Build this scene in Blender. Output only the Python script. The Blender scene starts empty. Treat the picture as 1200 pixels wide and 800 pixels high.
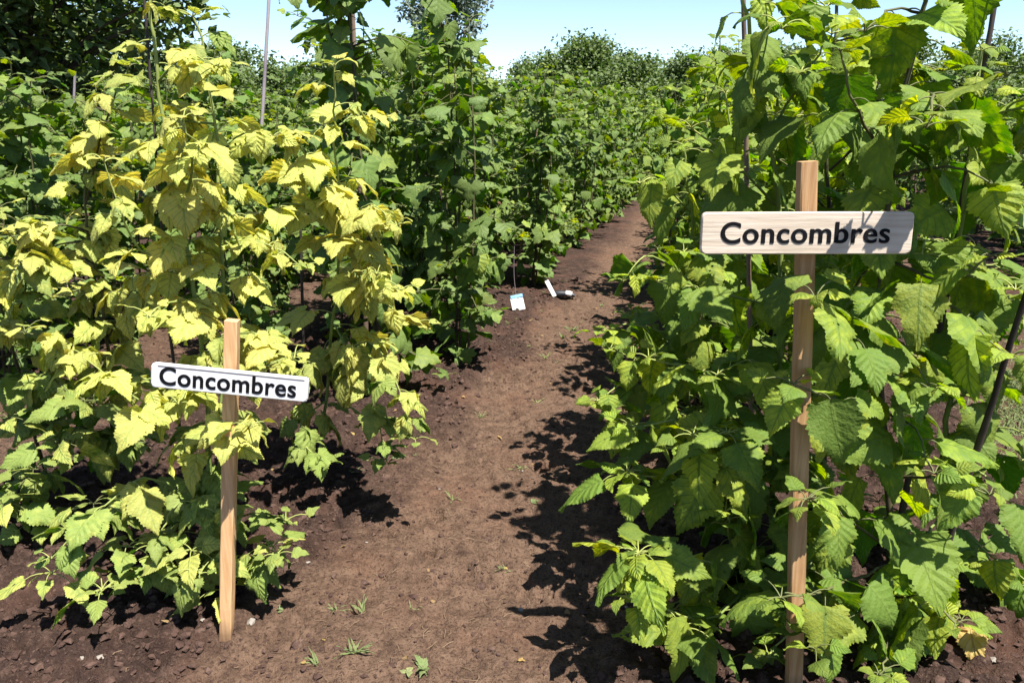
import bpy, math, random
import numpy as np

# ------------------------------------------------------------------ basics
SC = bpy.context.scene
COL = SC.collection
F, PITCH, CAMH = 924.0, math.atan(270 / 924.0), 1.6
U = np.array([.2514, .968, 0.0])        # along the rows
V = np.array([.968, -.2514, 0.0])       # across the rows, to the right


def ray(px, py):
    a = (400 - py) / F
    return np.array([(px - 600) / F, math.cos(PITCH) + a * math.sin(PITCH), -math.sin(PITCH) + a * math.cos(PITCH)])


def ground_at(px, py, z=0.0):
    d = ray(px, py)
    return np.array([0, 0, CAMH]) + d * (z - CAMH) / d[2]


def at(px, py, Y):
    d = ray(px, py)
    return np.array([0, 0, CAMH]) + d * Y / d[1]


def row_point(u, v, z=0.0):
    p = U * u + V * v
    p[2] = z
    return p


# ------------------------------------------------------------------ noise
def _hash(ix, iy, seed):
    n = (ix.astype(np.int64) * 374761393 + iy.astype(np.int64) * 668265263 + seed * 144665) & 0x7fffffff
    n = (n ^ (n >> 13)) * 1274126177 & 0x7fffffff
    n = (n ^ (n >> 16)) & 0xffff
    return n / 65535.0


def vnoise(x, y, seed=0):
    ix, iy = np.floor(x), np.floor(y)
    fx, fy = x - ix, y - iy
    fx = fx * fx * (3 - 2 * fx)
    fy = fy * fy * (3 - 2 * fy)
    a = _hash(ix, iy, seed); b = _hash(ix + 1, iy, seed)
    c = _hash(ix, iy + 1, seed); d = _hash(ix + 1, iy + 1, seed)
    return (a * (1 - fx) + b * fx) * (1 - fy) + (c * (1 - fx) + d * fx) * fy - .5


def fbm(x, y, f, octs=3, seed=0):
    r = 0
    a = 1.0
    for k in range(octs):
        r = r + a * vnoise(x * f + 17.3 * k, y * f - 9.1 * k, seed + k)
        a *= .5
        f *= 2.1
    return r


# ------------------------------------------------------------------ ground shape
def smooth(e0, e1, x):
    t = np.clip((x - e0) / (e1 - e0), 0, 1)
    return t * t * (3 - 2 * t)


def path_mask(x, y):
    v = x * V[0] + y * V[1]
    w = fbm(x, y, 1.4, 3, 5) * .35
    c = v + w
    main = smooth(-1.42, -1.12, c) * (1 - smooth(-.42, -.12, c))
    side = smooth(1.2, 1.5, c) * (1 - smooth(2.2, 2.6, c))
    lft = smooth(-4.2, -3.9, c) * (1 - smooth(-3.1, -2.8, c))
    return np.maximum(main, np.maximum(side * .7, lft * .6))


def ground_h(x, y, detail=True):
    x = np.asarray(x, float); y = np.asarray(y, float)
    m = path_mask(x, y)
    r2 = np.sqrt(x * x + y * y)
    fade = 1 - smooth(14, 30, r2)
    h = (1 - m) * .035 + .02 * fbm(x, y, .8, 2, 9)
    if detail:
        bed = np.maximum(fbm(x, y, 9, 3, 21), -.25) * .036 + np.maximum(fbm(x, y, 24, 3, 31), -.15) * .040 + np.abs(fbm(x, y, 14, 2, 71)) * .045 + np.maximum(fbm(x, y, 40, 1, 95) - .05, 0) * .03
        pth = fbm(x, y, 6, 3, 41) * .022 + np.maximum(fbm(x, y, 30, 2, 51), -.12) * .020 + np.maximum(fbm(x, y, 44, 1, 91) - .12, 0) * .022
        pits = -np.maximum(fbm(x, y, 6.5, 2, 61) - .34, 0) * .22 - np.maximum(fbm(x, y, 19, 2, 81) - .42, 0) * .10
        for mx, my in ((-.891, 2.09), (.79, 1.84)):
            dd = np.hypot(x - mx, y - my)
            h = h + .030 * np.exp(-(dd / .075) ** 2) * (1 + 1.6 * fbm(x, y, 30, 2, 77))
        pth = pth + fbm(x, y, 2.6, 2, 83) * .035
        h = h + ((1 - m) * bed + m * pth + pits) * (1 - smooth(5, 9, r2))
    return h * fade


def gz(x, y):
    return float(ground_h(np.array([x]), np.array([y]), False)[0])


# ------------------------------------------------------------------ tags
def tag(o, label=None, cat=None, group=None, kind=None):
    if label: o['label'] = label
    if cat: o['category'] = cat
    if group: o['group'] = group
    if kind: o['kind'] = kind
    return o


def empty(name, loc, label, cat, group=None):
    o = bpy.data.objects.new(name, None)
    o.empty_display_size = .1
    COL.objects.link(o)
    o.location = loc
    return tag(o, label, cat, group)


def copy_tree(o, parent=None):
    c = o.copy()
    COL.objects.link(c)
    c.parent = parent
    for ch in list(o.children):
        copy_tree(ch, c)
    return c


class MB:
    """collects verts / faces (+ per-vertex attributes) and links them as one mesh object"""
    def __init__(self):
        self.v, self.f, self.n = [], [], 0
        self.att = {'leaf_uv': [], 'tone': [], 'rnd': []}

    def add(self, verts, faces, uv=None, tone=0.0, rnd=0.0):
        verts = np.asarray(verts, float).reshape(-1, 3)
        k = len(verts)
        self.v.append(verts)
        self.f.append((faces, self.n))
        self.n += k
        self.att['leaf_uv'].append(np.zeros((k, 3)) if uv is None else uv)
        self.att['tone'].append(np.broadcast_to(np.asarray(tone, float), (k,)))
        self.att['rnd'].append(np.broadcast_to(np.asarray(rnd, float), (k,)))

    def build(self, name, mat, parent=None, smooth_shade=True, attrs=True, loc=None):
        me = bpy.data.meshes.new(name)
        v = np.concatenate(self.v)
        loops, starts, totals = [], [], []
        s = 0
        for faces, off in self.f:
            if isinstance(faces, np.ndarray):
                faces_arr = faces + off
                k = faces.shape[1]
                loops.append(faces_arr.ravel())
                starts.append(s + np.arange(len(faces_arr)) * k)
                totals.append(np.full(len(faces_arr), k))
                s += faces_arr.size
            else:
                for fc in faces:
                    loops.append(np.array(fc) + off)
                    starts.append(np.array([s]))
                    totals.append(np.array([len(fc)]))
                    s += len(fc)
        loops = np.concatenate(loops).astype(np.int32)
        starts = np.concatenate(starts).astype(np.int32)
        totals = np.concatenate(totals).astype(np.int32)
        me.vertices.add(len(v))
        me.vertices.foreach_set('co', v.astype(np.float32).ravel())
        me.loops.add(len(loops))
        me.loops.foreach_set('vertex_index', loops)
        me.polygons.add(len(starts))
        me.polygons.foreach_set('loop_start', starts)
        me.polygons.foreach_set('loop_total', totals)
        me.polygons.foreach_set('use_smooth', np.full(len(starts), smooth_shade))
        me.update(calc_edges=True)
        me.validate()
        if attrs:
            a = me.attributes.new('leaf_uv', 'FLOAT_VECTOR', 'POINT')
            a.data.foreach_set('vector', np.concatenate(self.att['leaf_uv']).astype(np.float32).ravel())
            for k in ('tone', 'rnd'):
                a = me.attributes.new(k, 'FLOAT', 'POINT')
                a.data.foreach_set('value', np.concatenate(self.att[k]).astype(np.float32))
        me.materials.append(mat)
        o = bpy.data.objects.new(name, me)
        COL.objects.link(o)
        o.parent = parent
        if loc is not None: o.location = loc
        return o


def tube(mb, pts, radii, sides=6, tone=0.0, rnd=0.0, cap=True):
    pts = np.asarray(pts, float)
    n = len(pts)
    radii = np.broadcast_to(np.asarray(radii, float), (n,))
    tang = np.gradient(pts, axis=0)
    tang /= np.linalg.norm(tang, axis=1)[:, None] + 1e-9
    ref = np.array([0, 0, 1.0]) if abs(tang[:, 2]).mean() < .8 else np.array([1.0, 0, 0])
    a = np.cross(tang, ref); a /= np.linalg.norm(a, axis=1)[:, None] + 1e-9
    b = np.cross(tang, a)
    th = np.arange(sides) * 2 * math.pi / sides
    vs = pts[:, None, :] + radii[:, None, None] * (a[:, None, :] * np.cos(th)[None, :, None] + b[:, None, :] * np.sin(th)[None, :, None])
    i = np.arange(n - 1)[:, None] * sides
    j = np.arange(sides)[None, :]
    jn = (j + 1) % sides
    q = np.stack([i + j, i + jn, i + sides + jn, i + sides + j], -1).reshape(-1, 4)
    uv = np.zeros((n * sides, 3)); uv[:, 1] = np.repeat(np.linspace(0, 1, n), sides)
    tone = np.broadcast_to(np.asarray(tone, float), (n,))
    mb.add(vs.reshape(-1, 3), q, uv, tone.repeat(sides), rnd)
    if cap:
        tone = float(tone[-1])
        mb.add(vs[-1], [list(range(sides))], None, tone, rnd)
        mb.add(vs[0], [list(range(sides))[::-1]], None, tone, rnd)


def spline(pts, n):
    """Catmull-Rom through pts"""
    p = np.asarray(pts, float)
    if len(p) == 2:
        t = np.linspace(0, 1, n)[:, None]
        return p[0] * (1 - t) + p[1] * t
    p = np.vstack([2 * p[0] - p[1], p, 2 * p[-1] - p[-2]])
    out = []
    m = len(p) - 3
    for t in np.linspace(0, m - 1e-6, n):
        k = int(t); s = t - k
        a, b, c, d = p[k:k + 4]
        out.append(.5 * (2 * b + (c - a) * s + (2 * a - 5 * b + 4 * c - d) * s * s + (3 * b - a - 3 * c + d) * s ** 3))
    return np.array(out)


# ------------------------------------------------------------------ materials
def new_mat(name):
    m = bpy.data.materials.new(name)
    m.use_nodes = True
    nt = m.node_tree
    nt.nodes.clear()
    return m, nt


class NT:
    def __init__(self, nt): self.nt = nt

    def node(self, t, **kw):
        n = self.nt.nodes.new(t)
        for k, val in kw.items(): setattr(n, k, val)
        return n

    def link(self, a, b): self.nt.links.new(a, b)

    def put(self, sock, val):
        if hasattr(val, 'is_output'): self.link(val, sock)
        else: sock.default_value = val

    def math(self, op, a, b=None, c=None, clamp=False):
        n = self.node('ShaderNodeMath', operation=op, use_clamp=clamp)
        self.put(n.inputs[0], a)
        if b is not None: self.put(n.inputs[1], b)
        if c is not None: self.put(n.inputs[2], c)
        return n.outputs[0]

    def mix(self, fac, a, b, mode='MIX'):
        n = self.node('ShaderNodeMix', data_type='RGBA', blend_type=mode)
        self.put(n.inputs[0], fac)
        self.put(n.inputs[6], a if hasattr(a, 'is_output') else (*a, 1))
        self.put(n.inputs[7], b if hasattr(b, 'is_output') else (*b, 1))
        return n.outputs[2]

    def noise(self, vec, scale, detail=3, rough=.55, out='Fac'):
        n = self.node('ShaderNodeTexNoise')
        if vec is not None: self.link(vec, n.inputs['Vector'])
        n.inputs['Scale'].default_value = scale
        n.inputs['Detail'].default_value = detail
        n.inputs['Roughness'].default_value = rough
        return n.outputs[out]

    def ramp(self, fac, stops):
        n = self.node('ShaderNodeValToRGB')
        self.link(fac, n.inputs[0])
        e = n.color_ramp.elements
        while len(e) < len(stops): e.new(.5)
        for k, (p, c) in enumerate(stops):
            e[k].position = p
            e[k].color = (*c, 1) if len(c) == 3 else c
        return n.outputs[0]

    def smoothstep(self, x, a, b, lo=0.0, hi=1.0):
        n = self.node('ShaderNodeMapRange', interpolation_type='SMOOTHSTEP')
        self.link(x, n.inputs[0])
        for k, val in enumerate((a, b, lo, hi)): n.inputs[k + 1].default_value = val
        return n.outputs[0]

    def attr(self, name, out):
        return self.node('ShaderNodeAttribute', attribute_name=name).outputs[out]

    def bump(self, h, strength, dist, normal=None):
        n = self.node('ShaderNodeBump')
        n.inputs['Strength'].default_value = strength
        n.inputs['Distance'].default_value = dist
        self.link(h, n.inputs['Height'])
        if normal is not None: self.link(normal, n.inputs['Normal'])
        return n.outputs[0]

    def principled(self, col, rough=.6, spec=.3, normal=None):
        n = self.node('ShaderNodeBsdfPrincipled')
        self.put(n.inputs['Base Color'], col if hasattr(col, 'is_output') else (*col, 1))
        self.put(n.inputs['Roughness'], rough)
        n.inputs['Specular IOR Level'].default_value = spec
        if normal is not None: self.link(normal, n.inputs['Normal'])
        return n

    def out(self, shader):
        o = self.node('ShaderNodeOutputMaterial')
        self.link(shader, o.inputs[0])


def leaf_material(name, green, yellow, under, veins=7.0, trans=.38, gloss=.42, dry=0.0, bumpd=.006, spec=.35, holes=False):
    m, nt = new_mat(name)
    N = NT(nt)
    uvw = N.attr('leaf_uv', 'Vector')
    sep = N.node('ShaderNodeSeparateXYZ'); N.link(uvw, sep.inputs[0])
    s, t = sep.outputs[0], sep.outputs[1]
    tone, rnd = N.attr('tone', 'Fac'), N.attr('rnd', 'Fac')
    geo = N.node('ShaderNodeNewGeometry')
    tex = N.node('ShaderNodeTexCoord')
    pos = tex.outputs['Object']
    a = N.math('ABSOLUTE', s)
    # side veins sweep outwards and towards the tip
    q = N.math('SUBTRACT', N.math('MULTIPLY', t, veins), N.math('MULTIPLY', N.math('POWER', a, .85), 1.9))
    fr = N.math('ABSOLUTE', N.math('SUBTRACT', N.math('FRACT', q), .5))
    side = N.smoothstep(fr, .38, .5)
    side = N.math('MULTIPLY', side, N.smoothstep(a, 1.0, .7))
    mid = N.smoothstep(a, .10, .03)
    vein = N.math('MAXIMUM', side, mid)
    n1 = N.noise(pos, 30, 4)
    n2 = N.noise(pos, 140, 2)
    mott = N.math('MULTIPLY', N.math('SUBTRACT', n1, .5), 1.35)
    tn = N.math('ADD', tone, mott, clamp=True)
    tn = N.math('SUBTRACT', tn, N.math('MULTIPLY', N.math('MULTIPLY', vein, tone), .55), clamp=True)
    tn = N.smoothstep(tn, .08, .85)
    base = N.mix(tn, green, yellow)
    # individual leaves differ in depth of colour
    val = N.math('ADD', N.math('MULTIPLY', rnd, .75), .62)
    base = N.mix(1.0, base, N.node('ShaderNodeCombineColor').outputs[0], 'MULTIPLY') if False else base
    hsv = N.node('ShaderNodeHueSaturation')
    N.link(base, hsv.inputs['Color'])
    N.link(val, hsv.inputs['Value'])
    N.link(N.math('ADD', .474, N.math('MULTIPLY', N.math('FRACT', N.math('MULTIPLY', rnd, 7.31)), .042)), hsv.inputs['Hue'])
    base = hsv.outputs[0]
    base = N.mix(N.math('MULTIPLY', vein, .18), base, tuple(min(1, c * 1.5 + .03) for c in under))
    base = N.mix(N.math('MULTIPLY', N.smoothstep(n2, .55, .75), .25), base, tuple(c * .55 for c in green))
    if dry:
        edge = N.math('MULTIPLY', N.smoothstep(a, .72, 1.0), N.smoothstep(n1, .52, .68))
        edge = N.math('MAXIMUM', edge, N.math('MULTIPLY', N.smoothstep(N.noise(pos, 55, 3), .66, .72), .8))
        base = N.mix(N.math('MULTIPLY', edge, N.math('MULTIPLY', tone, dry)), base, (.30, .17, .05))
    front = N.mix(geo.outputs['Backfacing'], base, N.mix(.6, base, under))
    puff = N.math('SUBTRACT', N.math('MULTIPLY', fr, -1.4), N.math('MULTIPLY', mid, .6))
    puff = N.math('MULTIPLY', puff, N.math('ADD', .25, rnd))
    hgt = N.math('ADD', puff, N.math('MULTIPLY', n2, .8))
    nrm = N.bump(hgt, .6, bumpd)
    rough = N.math('ADD', gloss, N.math('MULTIPLY', n1, .2))
    pr = N.principled(front, rough, spec, nrm)
    tr = N.node('ShaderNodeBsdfTranslucent')
    tcol = N.node('ShaderNodeHueSaturation')
    tcol.inputs['Saturation'].default_value = 1.15
    tcol.inputs['Value'].default_value = 1.5
    tcol.inputs['Hue'].default_value = .503
    N.link(base, tcol.inputs['Color'])
    N.link(N.mix(N.math('MULTIPLY', vein, .5), tcol.outputs[0], green), tr.inputs[0])
    N.link(nrm, tr.inputs['Normal'])
    mx = N.node('ShaderNodeMixShader')
    mx.inputs[0].default_value = trans
    N.link(pr.outputs[0], mx.inputs[1]); N.link(tr.outputs[0], mx.inputs[2])
    if holes:
        hn = N.noise(pos, 38, 1)
        hole = N.math('MULTIPLY', N.math('GREATER_THAN', hn, .74), N.math('GREATER_THAN', N.math('FRACT', N.math('MULTIPLY', rnd, 3.7)), .45))
        tp = N.node('ShaderNodeBsdfTransparent')
        m2 = N.node('ShaderNodeMixShader')
        N.link(hole, m2.inputs[0]); N.link(mx.outputs[0], m2.inputs[1]); N.link(tp.outputs[0], m2.inputs[2])
        N.out(m2.outputs[0])
    else:
        N.out(mx.outputs[0])
    return m


def stem_material(name, c0, c1):
    m, nt = new_mat(name)
    N = NT(nt)
    tex = N.node('ShaderNodeTexCoord')
    n = N.noise(tex.outputs['Object'], 35, 4)
    tone = N.attr('tone', 'Fac')
    base = N.mix(N.math('ADD', tone, N.math('MULTIPLY', N.math('SUBTRACT', n, .5), .8), clamp=True), c0, c1)
    N.out(N.principled(base, .6, .25, N.bump(n, .3, .002)).outputs[0])
    return m


def wood_material(name, c0, c1, scale=1.0, axis='Z', rough=.7, stain=False):
    m, nt = new_mat(name)
    N = NT(nt)
    tex = N.node('ShaderNodeTexCoord')
    mp = N.node('ShaderNodeMapping')
    N.link(tex.outputs['Object'], mp.inputs[0])
    sc = {'Z': (60, 60, 3), 'X': (3, 60, 60)}[axis]
    mp.inputs['Scale'].default_value = tuple(k * scale for k in sc)
    g = N.noise(mp.outputs[0], 1.6, 5, .6)
    g2 = N.noise(tex.outputs['Object'], 9, 4)
    g3 = N.noise(mp.outputs[0], 6, 3, .6)
    base = N.mix(N.smoothstep(g, .34, .66), c0, c1)
    base = N.mix(N.math('MULTIPLY', N.smoothstep(g2, .5, .8), .35), base, tuple(c * .6 for c in c0))
    base = N.mix(N.math('MULTIPLY', N.smoothstep(g3, .6, .75), .3), base, tuple(c * .45 for c in c0))
    if stain:
        sp = N.node('ShaderNodeSeparateXYZ'); N.link(tex.outputs['Object'], sp.inputs[0])
        low = N.smoothstep(N.math('ADD', sp.outputs[2], N.math('MULTIPLY', N.math('SUBTRACT', g2, .5), .16)), .10, .0)
        base = N.mix(N.math('MULTIPLY', low, .75), base, (.07, .042, .03))
    N.out(N.principled(base, rough, .25, N.bump(N.math('ADD', g, N.math('MULTIPLY', g3, .5)), .35, .003)).outputs[0])
    return m


def plain(name, col, rough=.6, spec=.3, var=.15, scale=20):
    m, nt = new_mat(name)
    N = NT(nt)
    tex = N.node('ShaderNodeTexCoord')
    n = N.noise(tex.outputs['Object'], scale, 4)
    base = N.mix(n, tuple(c * (1 - var) for c in col), tuple(min(1, c * (1 + var)) for c in col))
    N.out(N.principled(base, rough, spec, N.bump(n, .2, .002)).outputs[0])
    return m


def soil_material():
    m, nt = new_mat('soil')
    N = NT(nt)
    tex = N.node('ShaderNodeTexCoord')
    pos = tex.outputs['Object']
    pm = N.attr('path', 'Fac')
    n1 = N.noise(pos, 2.2, 5, .6)
    n2 = N.noise(pos, 17, 5, .65)
    n3 = N.noise(pos, 90, 4, .7)
    n4 = N.noise(pos, 330, 2, .6)
    pmx = N.math('ADD', pm, N.math('MULTIPLY', N.math('SUBTRACT', n2, .5), .9), clamp=True)
    bed = N.ramp(n2, [(.25, (.022, .013, .010)), (.55, (.048, .029, .023)), (.8, (.090, .058, .046))])
    pth = N.ramp(n2, [(.2, (.052, .031, .021)), (.5, (.122, .075, .050)), (.8, (.19, .122, .083))])
    base = N.mix(pmx, bed, pth)
    base = N.mix(N.math('MULTIPLY', N.smoothstep(n3, .56, .74), .55), base, (.20, .13, .095))
    base = N.mix(N.math('MULTIPLY', N.smoothstep(n3, .50, .36), .75), base, (.028, .015, .011))
    base = N.mix(N.math('MULTIPLY', N.smoothstep(n1, .45, .75), .4), base, (.15, .075, .048))
    base = N.mix(N.math('MULTIPLY', N.math('MULTIPLY', N.smoothstep(n4, .64, .72), pm), .7), base, (.34, .24, .15))
    far = N.attr('grassy', 'Fac')
    base = N.mix(far, base, N.mix(n1, (.05, .075, .02), (.09, .11, .035)))
    h = N.math('ADD', N.math('MULTIPLY', n3, .8), N.math('ADD', N.math('MULTIPLY', n2, 1.0), N.math('MULTIPLY', n4, .35)))
    nrm = N.bump(h, 1.0, .02)
    N.out(N.principled(base, .95, .12, nrm).outputs[0])
    return m


M = {}
M['yellow_leaf'] = leaf_material('chlorotic_leaf', (.058, .135, .012), (.54, .51, .105), (.26, .30, .08), 6.5, .30, .5, .6, .006, .2, True)
M['big_leaf'] = leaf_material('broad_leaf', (.070, .150, .009), (.36, .43, .025), (.14, .19, .04), 7.5, .36, .50, .6, .006, .2, True)
M['row_leaf'] = leaf_material('row_leaf', (.066, .134, .013), (.32, .39, .028), (.14, .19, .06), 5.0, .36, .46, .1, .005, .24)
M['stem'] = stem_material('green_stem', (.10, .15, .035), (.30, .32, .09))
M['cane'] = stem_material('brown_cane', (.045, .032, .02), (.13, .15, .05))
M['soil'] = soil_material()

# ------------------------------------------------------------------ leaves
LOD = {}


def leaf_template(kind, lod):
    key = (kind, lod)
    if key in LOD: return LOD[key]
    nt_, ns = {'hi': (33, 9), 'mid': (15, 5), 'low': (7, 3)}[lod]
    t = np.linspace(0, 1, nt_)
    s = np.linspace(-1, 1, ns)
    if kind == 'ovate':
        w = .52 * (np.sin(np.pi * np.clip(t, 0, 1) ** .58) ** .85) * (1 - .36 * t)
        amp = .075
    elif kind == 'heart':
        w = .62 * (np.sin(np.pi * t ** .52) ** .78) * (1 - .22 * t)
        amp = .075
    else:  # lobed
        w = .60 * (np.sin(np.pi * t ** .56) ** .8) * (1 - .2 * t)
        w = w * (1 + .30 * np.exp(-((t - .42) / .09) ** 2) - .20 * np.exp(-((t - .60) / .07) ** 2) + .08 * np.exp(-((t - .2) / .08) ** 2))
        amp = .10
    w[0] = .02; w[-1] = .004
    saw = np.where(np.arange(nt_) % 2 == 1, 1.0, -.55)
    saw[0] = saw[-1] = 0
    big = 1 + .10 * np.sin(t * 19 + .7)
    if lod == 'low': amp *= 1.3
    T, S = np.meshgrid(t, s, indexing='ij')
    Wd = w[:, None] * (1 + amp * saw[:, None] * np.abs(S) ** 4) * (1 + (big[:, None] - 1) * np.abs(S) ** 3)
    # basal lobes sweep back behind the petiole, teeth point to the tip
    back = {'ovate': .10, 'heart': .26, 'lobed': .22}[kind] * (np.abs(S) ** 1.4) * (1 - T) ** 2.2
    back = back * smooth(0, .12, T)
    tooth = amp * .35 * saw[:, None] * np.abs(S) ** 4
    i = np.arange(nt_ - 1)[:, None] * ns
    j = np.arange(ns - 1)[None, :]
    q = np.stack([i + j, i + j + 1, i + ns + j + 1, i + ns + j], -1).reshape(-1, 4)
    LOD[key] = (t, T, S, Wd, -back + tooth * .5, q)
    return LOD[key]


class Leaves:
    def __init__(self): self.rows = []

    def add(self, pos, az, pitch, roll, L, W, fold=.25, droop=.8, tone=.0, rnd=.5, ph=0.0):
        self.rows.append((*pos, az, pitch, roll, L, W, fold, droop, tone, rnd, ph))

    def mesh(self, mb, kind, lod):
        if not self.rows: return
        R = np.array(self.rows)
        n = len(R)
        t, T, S, Wd, off, q = leaf_template(kind, lod)
        nt_, ns = T.shape
        pos = R[:, :3]
        az, pitch, roll, L, W, fold, droop, tone, rnd, ph = (R[:, k] for k in range(3, 13))
        d = np.stack([np.cos(pitch) * np.cos(az), np.cos(pitch) * np.sin(az), np.sin(pitch)], 1)
        lat = np.stack([-np.sin(az), np.cos(az), 0 * az], 1)
        nor = np.cross(d, lat)
        c, s_ = np.cos(roll)[:, None], np.sin(roll)[:, None]
        lat, nor = lat * c + nor * s_, nor * c - lat * s_
        dt = t[1] - t[0]
        ang = droop[:, None] * (t[None, :] ** 1.2)
        fx = np.concatenate([np.zeros((n, 1)), np.cumsum(np.cos(ang), 1)[:, :-1]], 1) * dt
        fz = -np.concatenate([np.zeros((n, 1)), np.cumsum(np.sin(ang), 1)[:, :-1]], 1) * dt
        A = np.abs(S)[None]
        x = S[None] * Wd[None] * W[:, None, None]
        ff = fold[:, None, None]
        z = np.abs(x) * ff * (1 - .25 * A)
        wav = np.sin(T[None] * (11 + 3 * np.sin(ph))[:, None, None] + ph[:, None, None] + 2.2 * np.sign(S)[None]) * A ** 2 * .030 * L[:, None, None]
        if lod == 'hi':
            nv = 7.0
            wav = wav + np.cos(2 * np.pi * (T[None] * nv - 1.9 * A ** .85)) * A * (1.1 - A) * (.007 + .005 * np.sin(ph * 2.3))[:, None, None] * L[:, None, None]
            wav = wav + np.sin(T[None] * 17 + S[None] * 5 + ph[:, None, None]) * A * .010 * L[:, None, None]
        # the side lobes curl down a little towards the edge
        z = z + wav - (A ** 3) * .10 * W[:, None, None] * (.5 + .5 * np.sin(ph * 3.1))[:, None, None]
        twist = (.5 * np.sin(ph * 5.3))[:, None, None] * T[None] ** 1.5
        x, z = x * np.cos(twist) - z * np.sin(twist), x * np.sin(twist) + z * np.cos(twist)
        f = fx[:, :, None] * L[:, None, None] + off[None] * L[:, None, None] * np.cos(ang)[:, :, None]
        zz = fz[:, :, None] * L[:, None, None]
        f = f + z * np.sin(ang)[:, :, None]
        zz = zz + z * np.cos(ang)[:, :, None]
        P = pos[:, None, None, :] + f[..., None] * d[:, None, None, :] + x[..., None] * lat[:, None, None, :] + zz[..., None] * nor[:, None, None, :]
        k = nt_ * ns
        faces = (q[None] + (np.arange(n) * k)[:, None, None]).reshape(-1, 4)
        uv = np.zeros((n, nt_, ns, 3))
        uv[..., 0] = S; uv[..., 1] = T
        mb.add(P.reshape(-1, 3), faces, uv.reshape(-1, 3), np.repeat(tone, k), np.repeat(rnd, k))


def petiole(mb, p, az, rise, length, r, sides=4, tone=.7, end_drop=.9):
    n = 5
    pts = [np.array(p, float)]
    for k in range(1, n):
        a = rise - end_drop * (k / (n - 1)) ** 1.5
        pts.append(pts[-1] + length / (n - 1) * np.array([math.cos(a) * math.cos(az), math.cos(a) * math.sin(az), math.sin(a)]))
    tube(mb, pts, np.linspace(r, r * .6, n), sides, tone, cap=False)
    return pts


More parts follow.
